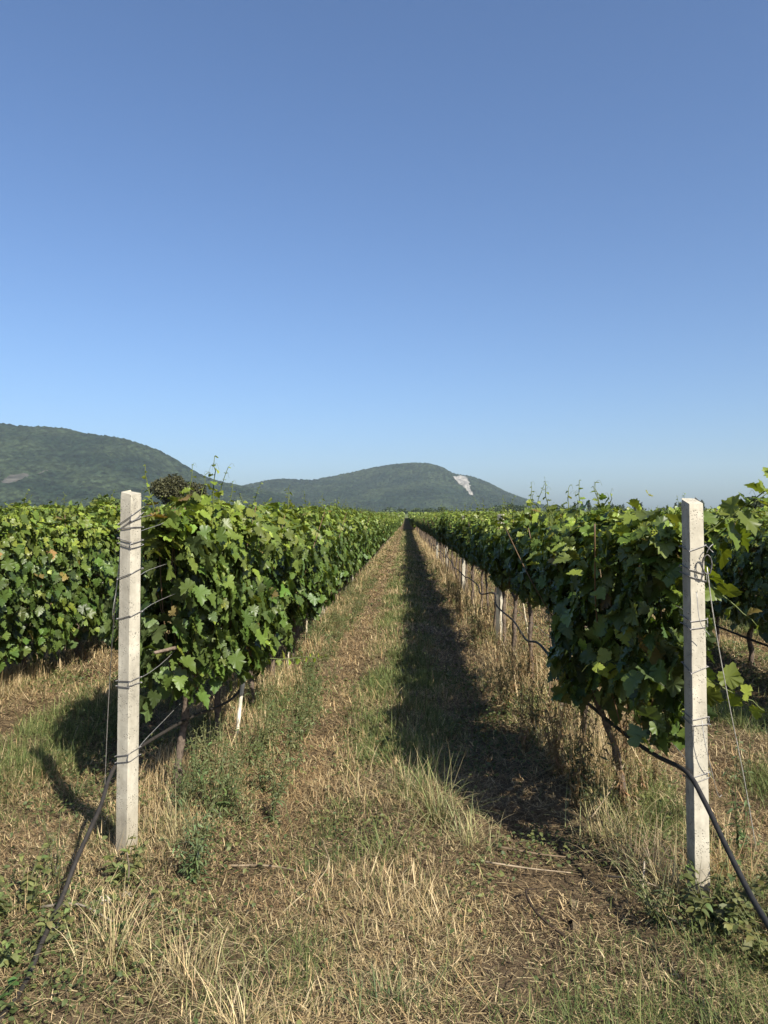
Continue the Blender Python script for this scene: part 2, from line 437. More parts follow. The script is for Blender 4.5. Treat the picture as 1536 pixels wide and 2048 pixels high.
for k in range(3):
    VAR.append(dict(VAR[k], fol=foliage(240 + k, 1700, -.62, .62, zb=.16, zt=1.60 + .05 * k, hw=.44, hang=.4).mesh('foliage', M_LEAF)))

for k in range(6):
    VAR.append(dict(VAR[k], fol=foliage(260 + k, 1150, -.62, .62, zb=.76 + .02 * k, zt=1.56 + .03 * (k % 3), hw=.215 + .012 * k, hang=.22, vee=1).mesh('foliage', M_LEAF)))

def part(name, me, parent):
    o = bpy.data.objects.new(name, me); COL.objects.link(o); o.parent = parent
    return o

def make_vine(x, y, k, label, group, flip=False, nsh=3, sz=1.0, trunk=None):
    t = thing('grape_vine', label, 'grape vine', (x, y, g1(x, y)), group, math.pi if flip else 0)
    t.scale = (1, 1, sz)
    V = VAR[k]
    part('trunk', trunk or V['trunk'], t); part('foliage', V['fol'], t)
    for me in V['shoots'][:nsh]: part('shoot', me, t)
    return t

ORD = ['first', 'second', 'third', 'fourth', 'fifth', 'sixth', 'seventh', 'eighth', 'ninth', 'tenth']
GR = {-1: 'grape vines of the sunlit row', 1: 'grape vines of the shaded row', -2: 'grape vines of the next row left', 2: 'grape vines of the next row right',
      -3: 'grape vines of the third row left', 3: 'grape vines of the third row right'}
RN = {-1: 'sunlit row left of the path', 1: 'shaded row right of the path', -2: 'second row left of the path', 2: 'second row right of the path',
      -3: 'third row left of the path', 3: 'third row right of the path'}
PLAN = {-1: (4.42, 82), 1: (4.30, 82), -2: (5.6, 30), 2: (5.4, 30), -3: (9.5, 22), 3: (9.5, 22)}
SP = 1.04
rv = random.Random(7)
PLANT_END = {}
for k, (y0, cnt) in PLAN.items():
    for i in range(cnt):
        y = y0 + i * SP + (rv.uniform(-.05, .05) if i else 0)
        x = row_x(k) + (rv.uniform(-.05, .05) if i else 0)
        if abs(k) == 1 and i == 0: PLANT_END[k] = (x, y); continue
        if abs(k) == 1 and i < 9: lab = f'{ORD[i]} grape vine behind the end post in the {RN[k]}'
        elif abs(k) == 1: lab = f'grape vine far along the {RN[k]}, past its nearest nine'
        elif abs(k) == 2 and i < 5: lab = f'{ORD[i]} grape vine from the near end of the {RN[k]}'
        else: lab = f'leafy grape vine in the {RN[k]}' + (', beyond its nearest five' if abs(k) == 2 else '')
        far = i > 25 or abs(k) > 2
        make_vine(x, y, 9 + rv.randrange(3) if k in (-2, -3) and i < 14 else 12 + rv.randrange(6) if k == 1 and i > 0 else rv.randrange(9), lab, GR[k], rv.random() < .5, 2 if far else rv.choice((3, 4)), rv.uniform(.95, 1.04) * (.97 if k > 0 and i < 12 else 1))

# the end vine of the sunlit row
x, y = PLANT_END[-1]
t = thing('grape_vine', 'end grape vine of the sunlit row, bare trunk and tall shoot behind the speckled post', 'grape vine', (x, y, g1(x, y)), GR[-1])
part('trunk', trunk_mb(901, (.03, .02, .80), .021).mesh('trunk', M_BARK, True), t)
part('foliage', foliage(903, 1500, -.30, .66, zb=.52, zt=1.66, hw=.40, hang=.2, taper=.7).mesh('foliage', M_LEAF), t)
for q, (b, d, L_, lf, yg) in enumerate([((.16, .12, 1.62), (.03, .0, 1), .34, .10, .95), ((-.05, .5, 1.62), (.2, .3, 1), .3, .06, .8), ((-.1, -.1, 1.6), (-.3, -.2, 1), .32, .06, .8), ((.2, .3, .72), (.75, .25, .0), .72, .085, 1.0)]):
    shoot(910 + q, b, d, L_, lf, yg, .05).obj('shoot', M_YOUNG, t)
# the end vine of the shaded row
x, y = PLANT_END[1]
t = thing('grape_vine', 'end grape vine of the shaded row, leaning trunk and leaves arching past the post', 'grape vine', (x, y, g1(x, y)), GR[1])
part('trunk', trunk_mb(951, (-.19, .02, .72), .018).mesh('trunk', M_BARK, True), t)
part('foliage', foliage(953, 2000, -.92, .66, zb=.46, zt=1.54, hw=.29, hang=.3, taper=.8).mesh('foliage', M_LEAF), t).location.x = -.05
for q, (b, d, L_, lf, yg) in enumerate([((.10, -.72, 1.45), (.80, -.05, .58), .66, .13, .4), ((.12, -.62, 1.36), (.74, .1, .62), .58, .13, .45), ((-.1, .1, 1.55), (-.15, .2, 1), .22, .08, .8), ((-.2, .4, 1.42), (.1, -.2, 1), .24, .08, .9),
                                        ((.12, -.75, .86), (.6, -.2, -.35), .32, .13, .75), ((-.12, -.55, .90), (-.7, -.5, -.1), .3, .14, .75), ((.13, -.75, 1.3), (.5, -.2, -.5), .3, .14, .5)]):
    shoot(960 + q, b, d, L_, lf, yg, .06, nl=max(6, int(L_ / .045)), tp=.45 if q < 2 else .7).obj('shoot', M_YOUNG, t)

# vines too far or too deep in the vineyard to count: one mass
def far_vines():
    rng = np.random.default_rng(77); P, S = [], []
    def seg(k, a, b, per):
        m = int((b - a) * per)
        if m < 1: return
        y = rng.uniform(a, b, m); t = rng.random(m)
        top = rng.random(m) < .45
        x = row_x(k) + np.where(top, rng.normal(0, .17, m), np.sign(rng.random(m) - .5) * rng.uniform(.15, .42, m))
        z = np.where(top, 1.72 + .16 * (vnoise(y * 1.1, k * 9.1) - .5) + rng.normal(0, .08, m), rng.uniform(.62, 1.7, m))
        P.append(np.stack([x, y, z + gh(x, y)], -1)); S.append(rng.uniform(.10, .2, m) * np.clip(y / 45, .9, 2.6))
    for k in (-1, 1): seg(k, 89.6, 260, 110)
    for k in (-2, 2): seg(k, 36.9, 260, 60)
    for k in (-3, 3): seg(k, 32.2, 260, 60)
    for k in (-4, 4, -5, 5, -6, 6): seg(k, 8, 60, 230); seg(k, 60, 260, 30)
    for k in range(7, 60):
        for s in (-1, 1): seg(k * s, max(8, k * 3.0), min(60 + k * 8, 300), 55); seg(k * s, min(60 + k * 8, 300), 330, 9)
    P = np.concatenate(P); S = np.concatenate(S); n = len(P)
    mb = MB()
    hexa = leaf_shapes(4, 21, half=[(0, 0), (.4, .05), (.5, .45), (.25, .75), (0, 1)], droop=.2)
    put_leaves(mb, P, rng.normal(0, 1, (n, 3)) - [0, 0, .4], rng.normal(0, .6, (n, 3)) + [0, -.2, .7], S, leaf_cols(rng, n, rng.random(n) ** 2.0 + np.clip((P[:, 2] - gh(P[:, 0], P[:, 1]) - 1.6), 0, .4)), hexa, rng)
    return mb.obj('distant_vines', M_LEAF)
tag(far_vines(), 'mass of distant vine rows filling the flat field', kind='stuff')

# ------------------------------------------------------------------ posts, ties, wires, hoses, canes
def post_mb(s, h, lean, rot, slope, seed, deep=.2):
    """square concrete post, rough edges, slightly sloping head; local z = 0 at the ground"""
    rng = np.random.default_rng(seed); mb = MB()
    zs = np.concatenate([np.linspace(-deep, h - .02, 44), [h]])
    c = .022                                            # chamfer share
    ring = []
    for a in range(4):
        for q in (-1, 1):
            ang = a * math.pi / 2
            u, v_ = .5, q * (.5 - c)
            ring.append((u * math.cos(ang) - v_ * math.sin(ang), u * math.sin(ang) + v_ * math.cos(ang)))
    ring = np.array(ring) * s
    cr, sr = math.cos(rot), math.sin(rot)
    ring = ring @ np.array([[cr, sr], [-sr, cr]])
    V = []
    for i, z in enumerate(zs):
        k = 1.0 - .06 * max(z, 0) / h
        rr = ring * k * (1 + rng.normal(0, .008, (8, 1)))
        if i == len(zs) - 1: rr = rr * .96
        zz = np.full(8, z)
        if i >= len(zs) - 2: zz = zz + (rr @ np.array(slope)) + rng.normal(0, .002, 8)
        V.append(np.column_stack([rr[:, 0] + lean[0] * z / h, rr[:, 1] + lean[1] * z / h, zz]))
    V = np.concatenate(V); n = len(zs)
    i = np.arange(n - 1)[:, None] * 8; j = np.arange(8)[None]; k = (j + 1) % 8
    mb.add(V, [np.stack([i + j, i + k, i + k + 8, i + j + 8], -1).reshape(-1, 4), (np.arange(8) + (n - 1) * 8)[None]])
    return mb, ring

def tie_mb(ring, lean, h, z, dz, r, seed, turns=1, tail=None):
    """wire wrapped round the post at height z, tilted by dz (x,y slopes)"""
    rng = np.random.default_rng(seed); mb = MB(); pts = []
    for tn in range(turns):
        off = tn * rng.uniform(.018, .035)
        for p in list(ring) + [ring[0]]:
            q = p * 1.06 + np.sign(p) * .001
            pts.append((q[0] + lean[0] * z / h, q[1] + lean[1] * z / h, z - off + p[0] * dz[0] + p[1] * dz[1] + rng.normal(0, .0025)))
    if tail is not None: pts += [tuple(np.array(pts[-1]) + np.array(t_)) for t_ in tail]
    tube(mb, smooth_path(pts, 4), r, 5, (.20, .19, .18), cap=True)
    return mb

def make_end_post(x, y, h, lean, rot, slope, label, ties, seed, side=.071):
    t = thing('concrete_post', label, 'post', (x, y, g1(x, y)), 'concrete end posts of the rows')
    mb, ring = post_mb(side, h, lean, rot, slope, seed)
    mb.obj('shaft', M_CONC, t)
    for q, (z, dz, turns, tail) in enumerate(ties):
        tie_mb(ring, lean, h, z, dz, .0021, seed + q, turns, tail).obj('wire_tie', M_WIRE, t)
    return t, ring
G0 = g1(-1.32, 3.61)
make_end_post(-1.32, 3.61, 1.725 - G0, (.016, 0), R(-25), (-.10, .22), 'grey speckled concrete end post before the sunlit vine row',
    [(1.585, (.75, .3), 2, [(.03, .06, .02), (.05, .14, .03)]), (1.53, (.05, 0), 1, None), (1.475, (-.2, .3), 2, None), (1.31, (.45, .1), 1, None),
     (1.115, (.3, .1), 1, None), (.815, (.05, .1), 2, None), (.47, (.25, .1), 2, None)], 501)
G1 = g1(1.225, 3.28)
rp, rring = make_end_post(1.225, 3.28, 1.675 - G1, (-.022, 0), R(10), (-.02, .42), 'concrete end post with one shaded face and a coil of wire, before the shaded row',
    [(1.50, (.3, .35), 1, [(.02, -.03, -.03)]), (1.40, (-.35, .15), 2, None), (1.20, (.12, .3), 2, [(.05, .12, .0)]), (1.0, (.25, .5), 1, None), (.79, (.0, .25), 2, [(-.04, .1, .03)]), (.555, (.3, .2), 2, None)], 521, .067)
cm = MB()                                               # the coil hanging on the post's front
th = np.linspace(0, 2 * np.pi * 3.3, 60)
rg = np.random.default_rng(5)
ctr = np.array([.016, -.054, 1.425])
cpts = ctr + np.stack([.019 * np.cos(th), -.006 - .004 * np.sin(th * .3), .040 * np.sin(th)], -1) + rg.normal(0, .0015, (60, 3))
tube(cm, cpts, .0021, 5, (.10, .095, .09)); tube(cm, smooth_path([ctr + [-.0, 0, .045], ctr + [.01, -.004, .07], ctr + [.03, .005, .085]], 4), .0021, 5, (.2, .19, .18))
cm.obj('wire_coil', M_WIRE, rp)

def line_post(x, y, h, label, group, seed):
    t = thing('line_post', label, 'post', (x, y, g1(x, y)), group)
    rg = np.random.default_rng(seed)
    mb, _ = post_mb(.07, h, (rg.normal(0, .02), rg.normal(0, .02)), rg.uniform(0, 1.5), (.05, .05), seed)
    mb.obj('shaft', M_CONC, t)
    return t
for k, first, c in ((-1, 12.2, 9), (1, 9.9, 4), (-2, 10.9, 3), (2, 10.4, 3)):
    for i in range(c):
        lab = {-1: 'concrete line post half hidden by leaves along the sunlit row', 1: 'concrete line post standing in the shaded row', -2: 'concrete line post among leaves of the second row left',
               2: 'concrete line post among leaves of the second row right'}[k]
        if i == 0: lab = lab.replace('concrete line post', 'nearest grey concrete line post')
        else: lab = lab.replace('concrete line post', 'farther concrete line post')
        line_post(row_x(k) + random.uniform(-.04, .04), first + i * 6.6, 1.62, lab, 'line posts inside the vine rows', 540 + i + k * 20)

def wire_obj(pts, label, r=.0017, group=None, n=5, name='trellis_wire', col=(.33, .32, .30)):
    mb = MB(); tube(mb, smooth_path(pts, n), r, 5, col)
    return tag(mb.obj(name, M_WIRE), label, 'wire', group)
def run(x, y0, y1, z0, z1, rng, sag=.012):
    ys_ = np.concatenate([[y0, y0 + .35], np.arange(y0 + 1.5, y1, 3.3)])
    return [(x + rng.normal(0, .012) * (i > 0), yy, z0 + (z1 - z0) * min(1, (yy - y0) / 1.5) + rng.normal(0, sag) * (i > 0) + g1(x, yy) * (i > 0)) for i, yy in enumerate(ys_)]
rg = np.random.default_rng(61)
NM = ['top', 'second highest', 'third highest', 'second lowest', 'lowest']
for x, y, zs, side in ((-1.31, 3.66, (1.53, 1.31, 1.12, .82, .47), 'speckled post of the sunlit row'), (1.205, 3.33, (1.44, 1.2, 1.0, .78, .56), 'coil-hung post of the shaded row')):
    for i, z in enumerate(zs):
        wire_obj(run(x, y, 56, z, z + (.08 if i == 0 else .02), rg), f'{NM[i]} trellis wire tied to the {side}', group='trellis wires of the rows')
for k in (-2, 2):
    for i, z in enumerate((1.5, 1.2, .8)):
        wire_obj(run(row_x(k), 4.6, 32, z, z, rg), f"{('top', 'middle', 'low')[i]} trellis wire in the second row {'left' if k < 0 else 'right'} of the path", group='trellis wires of the rows')
wire_obj([(-1.345, 3.60, 1.47), (-1.42, 3.72, 1.2), (-1.60, 4.1, .62), (-1.78, 4.5, g1(-1.78, 4.5) - .02)], 'pale guy wire slanting from the speckled post to the ground', .0024, name='guy_wire', col=(.5, .48, .44))
wire_obj([(-1.35, 3.60, 1.47), (-1.375, 3.63, 1.3), (-1.41, 3.66, 1.14), (-1.44, 3.8, 1.05)], 'loose wire end dangling beside the speckled post', .0018, name='loose_wire', col=(.45, .44, .4))
wire_obj([(1.25, 3.245, 1.40), (1.30, 3.30, 1.17), (1.42, 3.45, .8), (1.56, 3.62, .4), (1.70, 3.8, g1(1.70, 3.8) - .02)], 'pale guy wire slanting down from the coil-hung post', .0024, name='guy_wire', col=(.5, .48, .44))
wire_obj([(1.215, 3.215, .77), (1.225, 3.205, .68), (1.26, 3.23, .56), (1.33, 3.34, .42), (1.37, 3.4, .40)], 'curved loose wire hanging low in front of the coil-hung post', .0016, name='loose_wire', col=(.4, .39, .36))
wire_obj([(1.19, 3.2, 1.3), (1.20, 3.19, 1.18), (1.245, 3.20, 1.12)], 'short curved wire end across the middle of the coil-hung post', .0015, name='loose_wire', col=(.3, .29, .27))

def hose(pts, label, r=.0115, col=(.022, .021, .02), far=None):
    mb = MB(); tube(mb, smooth_path(pts, 7), r, 10, col)
    return tag(mb.obj('drip_hose', M_HOSE, smooth=True), label, 'hose', 'drip irrigation hoses')
def far_hose(x, y0, y1, z, rng):
    return [(x + rng.normal(0, .03), yy, z + g1(x, yy) + rng.normal(0, .03)) for yy in np.arange(y0, y1, 1.04)]
rg = np.random.default_rng(66)
hose([(-1.30, .7, .03), (-1.27, 1.6, .03), (-1.275, 2.3, g1(-1.275, 2.3) + .012), (-1.275, 2.54, g1(-1.275, 2.54) + .02), (-1.294, 2.7, .09), (-1.306, 2.9, .165), (-1.313, 3.05, .249), (-1.325, 3.3, .35), (-1.362, 3.5, .41), (-1.372, 3.64, .44), (-1.34, 3.8, .457), (-1.275, 4.46, .436), (-1.2, 5.39, .36)] + far_hose(-1.27, 6.4, 40, .45, rg),
     'dusty black drip hose running down to the ground by the speckled post', .0092, (.030, .026, .022))
hose([(1.05, .5, .03), (1.09, 1.3, .05), (1.105, 1.9, .19), (1.127, 2.4, .319), (1.143, 2.6, .347), (1.162, 2.85, .41), (1.172, 3.08, .49), (1.158, 3.235, .553), (1.125, 3.5, .535), (1.12, 3.86, .505), (1.10, 4.5, .49), (1.10, 5.2, .48)] + far_hose(1.12, 6.3, 40, .5, rg),
     'black drip hose drooping past the coil-hung post toward the camera', .0100)
hose([(3.70, 4.8, .02), (3.70, 6.2, .22)] + far_hose(3.68, 7.2, 24, .33, rg), 'black drip hose under the second row right of the path', .012)

def cane(a, b, r, label, group=None, col=(.50, .43, .30), name='support_cane', nodes=True):
    rng = np.random.default_rng(int(abs(a[0] * 1000 + a[1] * 77)))
    a, b = np.array(a, float), np.array(b, float); mb = MB(); n = 26
    s = np.linspace(0, 1, n)[:, None]
    pts = a + (b - a) * s + rng.normal(0, .002, (n, 3)) + np.array([rng.normal(0, .01), 0, 0]) * np.sin(np.pi * s)
    rr = np.full(n, r); rr[::5] *= 1.18 if nodes else 1
    tube(mb, pts, rr, 8, col, .08, rng)
    return tag(mb.obj(name, M_CANE, smooth=True), label, 'cane', group)
gc = 'canes propping the vines'
cane((-1.21, 5.42, g1(-1.21, 5.42) - .05), (-1.08, 5.48, 1.05), .013, 'thick pale cane leaning under leaves of the sunlit row', gc, (.58, .53, .42))
cane((-1.26, 8.16, -.05), (-1.25, 8.2, 1.2), .010, 'straight pale cane beside the second gap of the sunlit row', gc)
cane((-1.28, 9.9, -.05), (-1.24, 9.9, 1.2), .010, 'slim pale cane farther along the sunlit row', gc)
cane((-1.27, 11.3, -.05), (-1.30, 11.3, 1.2), .009, 'thin far cane near the line post of the sunlit row', gc)
cane((1.42, 8.7, -.05), (1.26, 8.5, .78), .010, 'pale cane tilted steeply in weeds under the shaded row', gc)
cane((1.20, 6.6, -.05), (1.22, 6.6, .7), .008, 'thin dark cane upright under the shaded row', gc, (.14, .10, .06))
cane((1.17, 9.6, -.05), (1.15, 9.6, .85), .009, 'pale cane just before the line post of the shaded row', gc)
cane((-3.5, 8.6, .45), (-3.35, 8.7, .72), .012, 'pale cut cane end poking from the second row left', gc, (.5, .45, .36))

# ------------------------------------------------------------------ sticks, stone
def stick(pts, r, label, col=(.30, .23, .15), name='stick', mat=None, sides=7):
    rng = np.random.default_rng(len(label)); mb = MB()
    p = np.array([(a, b, g1(a, b) + z) for a, b, z in pts]); p = smooth_path(p, 4)
    tube(mb, p - [0, 0, .012], np.linspace(r * .8, r * .4, len(p)), sides, np.array(col) * .58, .25, rng)
    return tag(mb.obj(name, mat or M_WOOD, smooth=True), label, 'stick', 'sticks lying on the ground')
stick([(-.80, 3.46, .03), (-.62, 3.50, .045), (-.40, 3.44, .03)], .007, 'straight grey-brown stick lying in the left wheel track')
stick([(-.50, 3.05, .03), (-.35, 3.4, .07), (-.40, 3.65, .10)], .004, 'thin bent pale twig beside the straight stick', (.45, .36, .22))
stick([(.36, 3.55, .05), (.55, 3.52, .06), (.74, 3.50, .05)], .006, 'pale straight stick lying across the right wheel track', (.46, .36, .24))
stick([(.42, 3.75, .04), (.62, 3.68, .05), (.78, 3.66, .03)], .008, 'darker stick just behind the pale straight one', (.26, .19, .12))
stick([(.62, 2.95, .02), (.52, 3.10, .06), (.50, 3.26, .08), (.56, 3.36, .05)], .008, 'dark curved vine cutting hooped on the bare soil', (.07, .05, .035))
stick([(1.02, 3.35, .16), (.98, 3.2, .07), (1.08, 3.02, .03)], .005, 'forked whitish twig near the coil-hung post', (.45, .38, .28))
stick([(.88, 3.50, .03), (.98, 3.32, .09), (1.10, 3.3, .05)], .006, 'grey twig leaning by the foot of the coil-hung post', (.35, .28, .2))
stick([(-1.45, 3.02, .05), (-1.28, 2.98, .07), (-1.12, 2.92, .04)], .008, 'grey stick lying across the dusty drip hose', (.30, .26, .2))
stick([(-1.18, 3.22, .01), (-1.16, 3.2, .12), (-1.165, 3.19, .2)], .006, 'short grey stub standing in front of the speckled post', (.24, .19, .14))
stick([(.95, 4.0, .05), (1.1, 4.2, .12), (1.22, 4.35, .22)], .005, 'dry pale stem slanting up below the leaning trunk', (.42, .33, .22))
# flat wooden slat
mb = MB(); a = np.array([.66, 3.02]); b = np.array([.705, 3.27]); d = (b - a) / np.linalg.norm(b - a); nrm = np.array([-d[1], d[0]])
V = []
for s in np.linspace(0, 1, 12):
    c = a + (b - a) * s; z = g1(*c) + .006 + .008 * math.sin(7 * s); w_ = .013 * (1 + .12 * math.sin(9 * s))
    for sx, sz in ((-1, 0), (1, 0), (1, 1), (-1, 1)): q = c + nrm * w_ * sx; V.append((q[0], q[1], z + .006 * sz + .004 * sx))
i = np.arange(11)[:, None] * 4; j = np.arange(4)[None]; k = (j + 1) % 4
mb.add(V, [np.stack([i + j, i + k, i + k + 4, i + j + 4], -1).reshape(-1, 4), np.array([[3, 2, 1, 0]]), np.array([[44, 45, 46, 47]])], (.12, .092, .055))
tag(mb.obj('wooden_slat', M_WOOD), 'flat weathered wooden slat lying on the bare right track', 'slat')
def stone(x, y, r, label, seed):
    rng = np.random.default_rng(seed)
    u, v_ = np.meshgrid(np.linspace(0, 2 * np.pi, 14, endpoint=False), np.linspace(.05, np.pi - .05, 8))
    d = np.stack([np.cos(u) * np.sin(v_), np.sin(u) * np.sin(v_), np.cos(v_)], -1).reshape(-1, 3)
    q = d * (r * (.7 + .7 * vnoise(d[:, 0] * 1.8 + 5, d[:, 1] * 1.8, d[:, 2] * 1.8, seed)))[:, None] * [1.2, .9, .75] + [x, y, g1(x, y) + r * .25]
    i = np.arange(7)[:, None] * 14; j = np.arange(14)[None]; k = (j + 1) % 14
    mb = MB(); mb.add(q, [np.stack([i + j, i + k, i + k + 14, i + j + 14], -1).reshape(-1, 4)[:, ::-1], np.arange(14)[None], (np.arange(14) + 98)[None, ::-1]], (.52, .47, .40))
    return tag(mb.obj('stone', M_STONE), label, 'stone')
stone(-1.235, 3.13, .027, 'small pale stone in front of the speckled post', 3)
stone(-1.17, 3.2, .018, 'tiny pale pebble beside the small stone', 4)

# ------------------------------------------------------------------ weeds as single plants
def weed(seed, h, stems, leaf, shapes, col, spread=.1, nl=16, dry=None, droop=0):
    """returns (stems mesh builder, leaves mesh builder)"""
    rng = np.random.default_rng(seed); ms, ml = MB(), MB()
    for s in range(stems):
        a = rng.uniform(0, 6.28); o = np.array([math.cos(a), math.sin(a), 0]); hh = h * rng.uniform(.55, 1.05)
        b0 = o * spread * .15 * rng.random()
        pts = smooth_path([b0 - [0, 0, .03], b0 + o * spread * .35 + [0, 0, hh * .5], b0 + o * spread * rng.uniform(.5, 1.1) + [rng.normal(0, .02), rng.normal(0, .02), hh]], 5)
        tube(ms, pts, np.linspace(.0032, .0014, len(pts)), 5, dry or (.11, .12, .045))
        u = np.sort(rng.uniform(.08, 1, nl)); idx = np.linspace(0, 1, len(pts))
        P = np.stack([np.interp(u, idx, pts[:, q]) for q in range(3)], -1)
        an = np.arange(nl) * 2.4 + rng.normal(0, .4, nl)
        T = np.stack([np.cos(an), np.sin(an), rng.uniform(-.35, .7, nl) - droop], -1)
        NN = np.stack([-np.cos(an) * .3, -np.sin(an) * .3, np.ones(nl)], -1) + rng.normal(0, .3, (nl, 3))
        S = leaf * rng.uniform(.6, 1.2, nl) * (1.1 - .6 * u)
        C = np.array(col) * rng.uniform(.65, 1.4, (nl, 1)) * (1 + rng.normal(0, .08, (nl, 3)))
        put_leaves(ml, P, T, NN, S, C, shapes, rng)
    return ms, ml
def weed_thing(x, y, label, group, args, mat=M_WEED, name='weed', cat='weed'):
    t = thing(name, label, cat, (x, y, g1(x, y)), group)
    ms, ml = weed(*args)
    ms.obj('stem', M_WEED, t); ml.obj('foliage', mat, t)
    return t
GRN = (.075, .115, .040); BLG = (.088, .122, .050); DRY = (.22, .15, .075); OLV = (.13, .145, .05)
weed_thing(-.93, 3.35, 'bushy green weed standing in the open right of the speckled post', None, (11, .34, 10, .045, LANCE, (.105, .14, .06), .13, 30))
weed_thing(-1.22, 3.30, 'broad-leaved weed at the foot of the speckled post', None, (12, .20, 8, .05, OVAL, OLV, .10, 12))
weed_thing(1.18, 3.05, 'wide leafy weed covering the foot of the coil-hung post', None, (13, .24, 20, .055, OVAL, (.085, .10, .033), .24, 15))
weed_thing(1.33, 2.80, 'yellowish leafy weed in front of the coil-hung post', None, (14, .20, 14, .05, OVAL, (.13, .13, .045), .22, 13))
weed_thing(1.02, 3.12, 'tangled olive weed left of the foot of the coil-hung post', None, (23, .26, 12, .045, LANCE, (.11, .12, .05), .2, 16))
weed_thing(1.52, 3.0, 'small dull green weed under the black drip hose', None, (24, .22, 12, .045, OVAL, (.10, .11, .045), .2, 12))
weed_thing(-1.0, 3.62, 'pale wispy weed behind the bushy green one', None, (25, .32, 8, .04, LANCE, (.13, .15, .07), .14, 22))
weed_thing(-1.55, 3.05, 'leafy trailing weed around the dusty drip hose', None, (15, .24, 15, .045, OVAL, OLV, .28, 13))
weed_thing(-1.38, 2.72, 'drooping leafy weed half hiding the dusty drip hose', None, (21, .18, 12, .04, OVAL, OLV, .2, 12))
weed_thing(-1.65, 2.75, 'wilted brownish weed left of the dusty drip hose', None, (22, .16, 11, .038, OVAL, (.15, .12, .06), .22, 12))
weed_thing(-1.35, 2.45, 'small green weed at the lower end of the dusty drip hose', None, (16, .12, 9, .05, OVAL, (.07, .12, .035), .12, 8))
weed_thing(-1.52, 3.32, 'thin branching weed with tiny leaves left of the speckled post', None, (17, .42, 5, .03, LANCE, (.10, .11, .06), .12, 26))
weed_thing(1.60, 3.75, 'tall feathery green weed by the slanting guy wire of the coil-hung post', None, (18, .62, 3, .05, LANCE, BLG, .06, 46))
weed_thing(1.02, 4.45, 'dark spreading weed left of the leaning trunk', None, (19, .34, 7, .07, LANCE, (.06, .085, .04), .14, 20))
# fine-leaved green weeds under the sunlit row and dry brown ones under the shaded row
PG = [weed_thing(-1.02 + .05 * q, 4.5 + .34 * q, 'fine-leaved upright green weed below the sunlit row', 'green weeds below the sunlit row', (30 + q, .34 + .05 * q, 4 + q, .045, LANCE, ((.11, .14, .06), (.09, .125, .045), (.15, .16, .07))[q], .12, 26)) for q in range(3)]
PD = [weed_thing(1.0 - .05 * q, 5.2 + .5 * q, 'dry brown upright weed below the shaded row', 'dry weeds below the shaded row', (40 + q, .50 + .06 * q, 5 + q, .05, LANCE, (DRY, (.17, .13, .06), (.12, .12, .05))[q], .10, 26, (.2, .14, .07), .5)) for q in range(3)]
rw = random.Random(21)
for q in range(110):
    y = 4.0 + 16 * (q / 110) ** 1.7; x = -1.31 + rw.uniform(.0, .58)
    if 4.9 < y < 5.5 and -1.3 < x < -1.0: x = -.95
    dup(PG[q % 3], (x, y, g1(x, y)), rw.uniform(0, 6), rw.uniform(.6, 1.15))
for q in range(120):
    y = 4.0 + 20 * (q / 120) ** 1.3; x = 1.21 + rw.uniform(-.42, .35)
    dup(PD[q % 3], (x, y, g1(x, y)), rw.uniform(0, 6), rw.uniform(.6, 1.15))

# ------------------------------------------------------------------ grasses
def blades(mb, P, ang, tilt, L_, W, curl, C, seg=3, rng=None):
    """tapering curved strips: P roots, ang heading, tilt from the vertical, curl extra bend along the blade"""
    n = len(P); s = np.linspace(0, 1, seg + 1)
    o = np.stack([np.cos(ang), np.sin(ang), np.zeros(n)], -1); side = np.stack([-np.sin(ang), np.cos(ang), np.zeros(n)], -1)
    c = P.copy(); V = []; step = L_ / seg
    for i in range(seg + 1):
        wd = W * (1 - .9 * s[i] ** 1.5) * .5
        if i == seg: V.append(c[:, None].copy())
        else: V.append(np.stack([c - side * wd[:, None], c + side * wd[:, None]], 1))
        a = np.minimum(tilt + curl * (i + .5) / seg, 2.6)
        c = c + (o * np.sin(a)[:, None] + np.array([0, 0, 1.0]) * np.cos(a)[:, None]) * step[:, None]
    V = np.concatenate(V, 1); k = V.shape[1]
    q = np.array([[2 * i, 2 * i + 1, 2 * i + 3, 2 * i + 2] for i in range(seg - 1)])
    base = np.arange(n)[:, None, None] * k
    fs = [(base + np.array([[[2 * seg - 2, 2 * seg - 1, 2 * seg]]])).reshape(-1, 3)]
    if seg > 1: fs.append((base + q[None]).reshape(-1, 4))
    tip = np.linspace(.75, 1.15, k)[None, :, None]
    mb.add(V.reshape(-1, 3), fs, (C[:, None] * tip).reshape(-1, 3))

def scatter(rng, n0):
    """roots over the near field; density falls with distance, returns x, y, dist scale"""
    out = []
    for (ya, yb, xm, dens) in ((1.4, 3.2, 2.3, 1.15), (3.2, 5, 3.4, 1.0), (5, 8, 4.8, .6), (8, 13, 7.5, .33), (13, 22, 5.0, .2), (22, 40, 2.2, .11), (40, 100, 1.6, .05)):
        m = int(n0 * dens * (yb - ya) * 2 * xm)
        out.append(np.stack([rng.uniform(-xm, xm, m), rng.uniform(ya, yb, m)], -1))
    p = np.concatenate(out); return p[:, 0], p[:, 1]

def patch(x, y, sc, seed): return fbm(x * sc, y * sc, 0, seed, 2)

def shorten(x, y):
    s = np.ones(len(x))
    s = np.where((x < -.7) & (y < 4.4), .6, s)
    s = np.where((np.hypot(x + 1.3, y - 3.45) < .35) | (np.hypot(x - 1.23, y - 3.1) < .2), .4, s)
    return np.where((x > .2) & (x < 1.0) & (y < 5) & (y > 2.6), .6, s)
def bare_soil(x, y): return (x > .2 + .25 * (vnoise(x * 3, y * 3, 0, 15) - .5)) & (x < 1.0) & (y > 3.35) & (y < 5.2)

